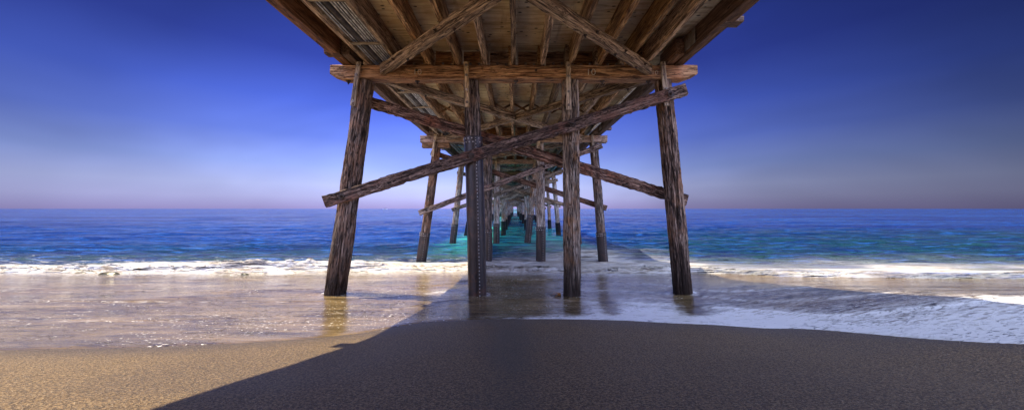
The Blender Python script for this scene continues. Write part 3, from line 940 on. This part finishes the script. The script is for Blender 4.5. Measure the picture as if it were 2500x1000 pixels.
# ------------------------------------------------------------------ small things
def rock(x, y, sx, sy, sz, label, seed):
    bm = bmesh.new(); bmesh.ops.create_icosphere(bm, subdivisions=4, radius=1)
    for v in bm.verts:
        p = v.co
        n = float(fbm(np.array([p.x * 1.4 + 9 + p.z]), np.array([p.y * 1.4 + p.z * .8]), seed, 4)[0])
        v.co = p * (1 + .5 * n)
        v.co.x *= sx; v.co.y *= sy; v.co.z *= sz
    me = bpy.data.meshes.new('rock'); bm.to_mesh(me); bm.free()
    me.polygons.foreach_set('use_smooth', [True] * len(me.polygons))
    o = obj('rock', me, W['rock'], None, (x, y, gz(x, y) + sz * .35)); tag(o, label, 'rock', group='dark rocks at the edge of the shore break')
    return o
rock(-12.7, 10.75, .30, .16, .10, 'widest dark rock, low and flat in front of the white foam', 3)
rock(-8.35, 10.65, .13, .10, .085, 'small dark rounded rock at the foam front, nearer the pier', 5)
rock(-14.0, 11.1, .26, .14, .07, 'dark low rock half buried in foam, farthest left', 8)

# kelp caught at the foot of the second pile from the right
kel = bpy.data.objects.new('kelp', None); COL.objects.link(kel)
kx, ky = .97, 7.40; kel.location = (kx, ky, gz(kx, ky) + .02)
tag(kel, 'orange brown scrap of kelp washed against the foot of the bare timber pile', 'seaweed')
def blade(L, w, az, el, mat, name, start=(0, 0, 0)):
    vs = []; fs = []; n = 8
    d = Vector((math.cos(az) * math.cos(el), math.sin(az) * math.cos(el), math.sin(el))); s = Vector((-math.sin(az), math.cos(az), .3)).normalized()
    for i in range(n + 1):
        t = i / n; ww = w * math.sin(math.pi * min(1, t * .9 + .08)) + .003
        c = Vector(start) + d * (L * t) + Vector((0, 0, .03 * math.sin(t * 5) - .10 * t * t * L)) + s * .012 * math.sin(t * 9)
        for k, e in ((-1, 1), (1, 1), (1, -1), (-1, -1)): vs.append(c + s * ww * k + Vector((0, 0, .003 * e)))
    for i in range(n):
        for k in range(4):
            a = i * 4 + k; b = i * 4 + (k + 1) % 4; fs.append((a, b, b + 4, a + 4))
    fs.append((3, 2, 1, 0)); fs.append(tuple(n * 4 + k for k in range(4)))
    return obj(name, mesh_of(name, vs, fs, True), mat, kel)
kr = random.Random(4)
for k in range(9):
    blade(kr.uniform(.10, .24), kr.uniform(.012, .028), kr.uniform(1.6, 4.4), kr.uniform(.0, .9), W['kelp'], 'blade', (kr.uniform(-.04, .04), kr.uniform(-.04, .03), 0))
blade(.40, .008, 2.9, .08, W['kelpdark'], 'stem'); blade(.28, .008, 3.5, .25, W['kelpdark'], 'stem')

# motor boat on the horizon
def hullmesh():
    vs = []; fs = []; n = 14
    for i in range(n + 1):
        t = i / n; x = -6 + 12 * t
        b = 1.8 * (1 - max(0, (t - .55) / .45) ** 2.2) + .02; sh = 1.1 + .9 * t ** 2
        for y, z in ((-b, sh), (-b * .8, .1), (0, -.4), (b * .8, .1), (b, sh)): vs.append((x, y, z))
    for i in range(n):
        for k in range(4):
            a = i * 5 + k; fs.append((a, a + 1, a + 6, a + 5))
        a = i * 5; fs.append((a + 4, a, a + 5, a + 9))
    fs.append((0, 4, 3, 2, 1))
    return mesh_of('hull', vs, fs)
boat = bpy.data.objects.new('motor_boat', None); COL.objects.link(boat)
bd = 900.0; boat.location = ((940 - 1257) * bd / 840, bd, 0.1); boat.rotation_euler = (0, 0, R(12))
tag(boat, 'tiny white motor boat far out on the horizon left of the pier', 'boat')
obj('hull', hullmesh(), W['hull'], boat)
bm = bmesh.new(); bmesh.ops.create_cube(bm, size=1)
for v in bm.verts: v.co = Vector((v.co.x * 4.6 + (-.7 if v.co.z > 0 else 0) * (1 if v.co.x > 0 else .2) + .8, v.co.y * 2.4 * (.85 if v.co.z > 0 else 1), v.co.z * 1.7 + 2.25))
bmesh.ops.bevel(bm, geom=bm.edges[:], offset=.15, segments=2)
me = bpy.data.meshes.new('cabin'); bm.to_mesh(me); bm.free(); obj('cabin', me, W['hulldark'], boat)
me = timber_mesh(5.2, 2.6, .14, seed=2); obj('cabin_roof', me, W['hull'], boat, (.6, 0, 3.3))

# gull gliding low over the water right of the pier
def gull():
    bm = bmesh.new()
    secs = [(-.24, .012, .0), (-.17, .04, .0), (-.05, .065, .0), (.07, .06, .005), (.15, .035, .02), (.20, .036, .025), (.24, .022, .022), (.285, .004, .015)]
    rings = []
    for x, r, z in secs:
        rings.append([bm.verts.new((x, r * math.cos(a), z + r * .9 * math.sin(a))) for a in [2 * math.pi * k / 10 for k in range(10)]])
    for A, B in zip(rings[:-1], rings[1:]):
        for k in range(10): bm.faces.new((A[k], A[(k + 1) % 10], B[(k + 1) % 10], B[k]))
    bm.faces.new(rings[0][::-1]); bm.faces.new(rings[-1])
    for s in (-1, 1):
        st = [(.03, .10, -.06, .02), (.25, .12, -.04, .13), (.45, .09, -.06, .16), (.72, -.10, -.14, .06)]
        pr = []
        for y, xa, xb, z in st:
            pr.append([bm.verts.new((xa, s * y, z)), bm.verts.new((xb, s * y, z + .004)), bm.verts.new((xb, s * y, z - .004)), bm.verts.new((xa, s * y, z - .012))])
        for A, B in zip(pr[:-1], pr[1:]):
            for k in range(4): bm.faces.new((A[k], A[(k + 1) % 4], B[(k + 1) % 4], B[k]))
        bm.faces.new(pr[-1]); bm.faces.new(pr[0][::-1])
    bmesh.ops.recalc_face_normals(bm, faces=bm.faces)
    me = bpy.data.meshes.new('gull'); bm.to_mesh(me); bm.free(); return me
gd = 150.0
o = obj('gull', gull(), W['gull'], None, ((1443 - 1257) * gd / 840, gd, CAM_Z + 2.2 * gd / 840)); o.rotation_mode = 'XYZ'; o.rotation_euler = (R(18), 0, R(75))
o.scale = (.7,) * 3
tag(o, 'dark gull gliding low above the horizon, right of the pier piles', 'bird')

# ------------------------------------------------------------------ light and sky
SUN_EL = R(66); SUN_AZ = R(15.7)          # left of the view, a little seaward
sd = Vector((-math.cos(SUN_AZ) * math.cos(SUN_EL), math.sin(SUN_AZ) * math.cos(SUN_EL), math.sin(SUN_EL)))
sun = bpy.data.lights.new('sun', 'SUN'); sun.energy = 4.9; sun.angle = R(.55); sun.color = (1, .85, .60)
so = bpy.data.objects.new('sun', sun); COL.objects.link(so)
so.rotation_mode = 'QUATERNION'; so.rotation_quaternion = sd.to_track_quat('Z', 'Y')

w = bpy.data.worlds.new('World'); S.world = w; w.use_nodes = True
nt = w.node_tree; N = nt.nodes; Lk = nt.links
bg = N['Background']; bg.inputs['Strength'].default_value = .12
sky = N.new('ShaderNodeTexSky'); sky.sky_type = 'NISHITA'; sky.sun_disc = False
sky.sun_elevation = SUN_EL; sky.sun_rotation = math.atan2(sd.x, sd.y)
sky.air_density = 1.0; sky.dust_density = .6; sky.ozone_density = 3
tc = N.new('ShaderNodeTexCoord'); sp = N.new('ShaderNodeSeparateXYZ'); Lk.new(tc.outputs['Generated'], sp.inputs[0])
cr = N.new('ShaderNodeValToRGB'); Lk.new(sp.outputs[2], cr.inputs[0])
stops = [(.0, (.25, .22, .46)), (.03, (.33, .34, .60)), (.06, (.34, .38, .66)), (.11, (.21, .28, .62)), (.18, (.105, .165, .58)), (.26, (.058, .105, .52)), (.36, (.028, .050, .33)), (.5, (.016, .032, .22)), (.75, (.30, .34, .44)), (1, (.4, .44, .5))]
while len(cr.color_ramp.elements) < len(stops): cr.color_ramp.elements.new(.5)
for e, (p, c) in zip(cr.color_ramp.elements, stops): e.position = p; e.color = (*c, 1)
# sky is darker towards the sides of the view and hazy bright over land behind
def vm(op, a, b):
    n = N.new('ShaderNodeVectorMath'); n.operation = op
    for i, x in enumerate((a, b)):
        if isinstance(x, tuple): n.inputs[i].default_value = x
        else: Lk.new(x, n.inputs[i])
    return n
az = math.radians(-14)
dt = vm('DOT_PRODUCT', tc.outputs['Generated'], (math.sin(az), math.cos(az), -.12))
r2 = N.new('ShaderNodeMapRange'); Lk.new(dt.outputs['Value'], r2.inputs[0]); r2.inputs[1].default_value = -1; r2.inputs[2].default_value = 1
r3 = N.new('ShaderNodeValToRGB'); Lk.new(r2.outputs[0], r3.inputs[0])
st2 = [(0.0, 1.0), (.35, 1.0), (.50, .35), (.62, .10), (.68, .14), (.78, .20), (.88, .29), (.95, .46), (1.0, .56)]
while len(r3.color_ramp.elements) < len(st2): r3.color_ramp.elements.new(.5)
for e, (p, c) in zip(r3.color_ramp.elements, st2): e.position = p; e.color = (c, c, c, 1)
mul = vm('MULTIPLY', cr.outputs[0], r3.outputs[0])
nz = N.new('ShaderNodeTexNoise'); nz.inputs['Scale'].default_value = 1.7; nz.inputs['Detail'].default_value = 3; nz.inputs['Distortion'].default_value = .4
mpn = N.new('ShaderNodeMapping'); mpn.inputs['Scale'].default_value = (1, 1, 2.4); Lk.new(tc.outputs['Generated'], mpn.inputs[0]); Lk.new(mpn.outputs[0], nz.inputs['Vector'])
nr = N.new('ShaderNodeMapRange'); Lk.new(nz.outputs['Fac'], nr.inputs[0]); nr.inputs[1].default_value = .3; nr.inputs[2].default_value = .7; nr.inputs[3].default_value = .78; nr.inputs[4].default_value = 1.22
mul0 = mul
mul = N.new('ShaderNodeVectorMath'); mul.operation = 'SCALE'; Lk.new(mul0.outputs[0], mul.inputs[0]); Lk.new(nr.outputs[0], mul.inputs['Scale'])
sc = N.new('ShaderNodeVectorMath'); sc.operation = 'SCALE'; Lk.new(mul.outputs[0], sc.inputs[0]); sc.inputs['Scale'].default_value = 2.0 / .12 * .9
mx = N.new('ShaderNodeMix'); mx.data_type = 'RGBA'; mx.inputs[0].default_value = .01
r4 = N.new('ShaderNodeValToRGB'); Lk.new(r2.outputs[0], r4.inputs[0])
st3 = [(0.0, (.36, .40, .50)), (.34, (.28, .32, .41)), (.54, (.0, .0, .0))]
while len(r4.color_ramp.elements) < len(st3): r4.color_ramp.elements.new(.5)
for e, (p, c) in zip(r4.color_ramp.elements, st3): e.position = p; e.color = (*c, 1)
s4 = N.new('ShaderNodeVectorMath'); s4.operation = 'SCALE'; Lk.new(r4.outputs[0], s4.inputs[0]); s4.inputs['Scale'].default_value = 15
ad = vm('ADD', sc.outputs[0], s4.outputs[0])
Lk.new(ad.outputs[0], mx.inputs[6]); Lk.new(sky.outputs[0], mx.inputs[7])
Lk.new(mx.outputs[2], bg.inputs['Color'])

# ------------------------------------------------------------------ camera
cam = bpy.data.cameras.new('camera'); co_ = bpy.data.objects.new('camera', cam); COL.objects.link(co_)
co_.location = (0, 0, CAM_Z); co_.rotation_euler = (R(90), 0, 0)
cam.sensor_width = 36; cam.lens = 36 * 840 / 2500; cam.shift_x = -7 / 2500; cam.shift_y = 9 / 2500
cam.clip_start = .05; cam.clip_end = 30000
S.camera = co_
S.view_settings.view_transform = 'Standard'; S.view_settings.look = 'None'
S.view_settings.gamma = 1; S.view_settings.exposure = .85
S.cycles.use_denoising = True
S.cycles.max_bounces = 8; S.cycles.diffuse_bounces = 5
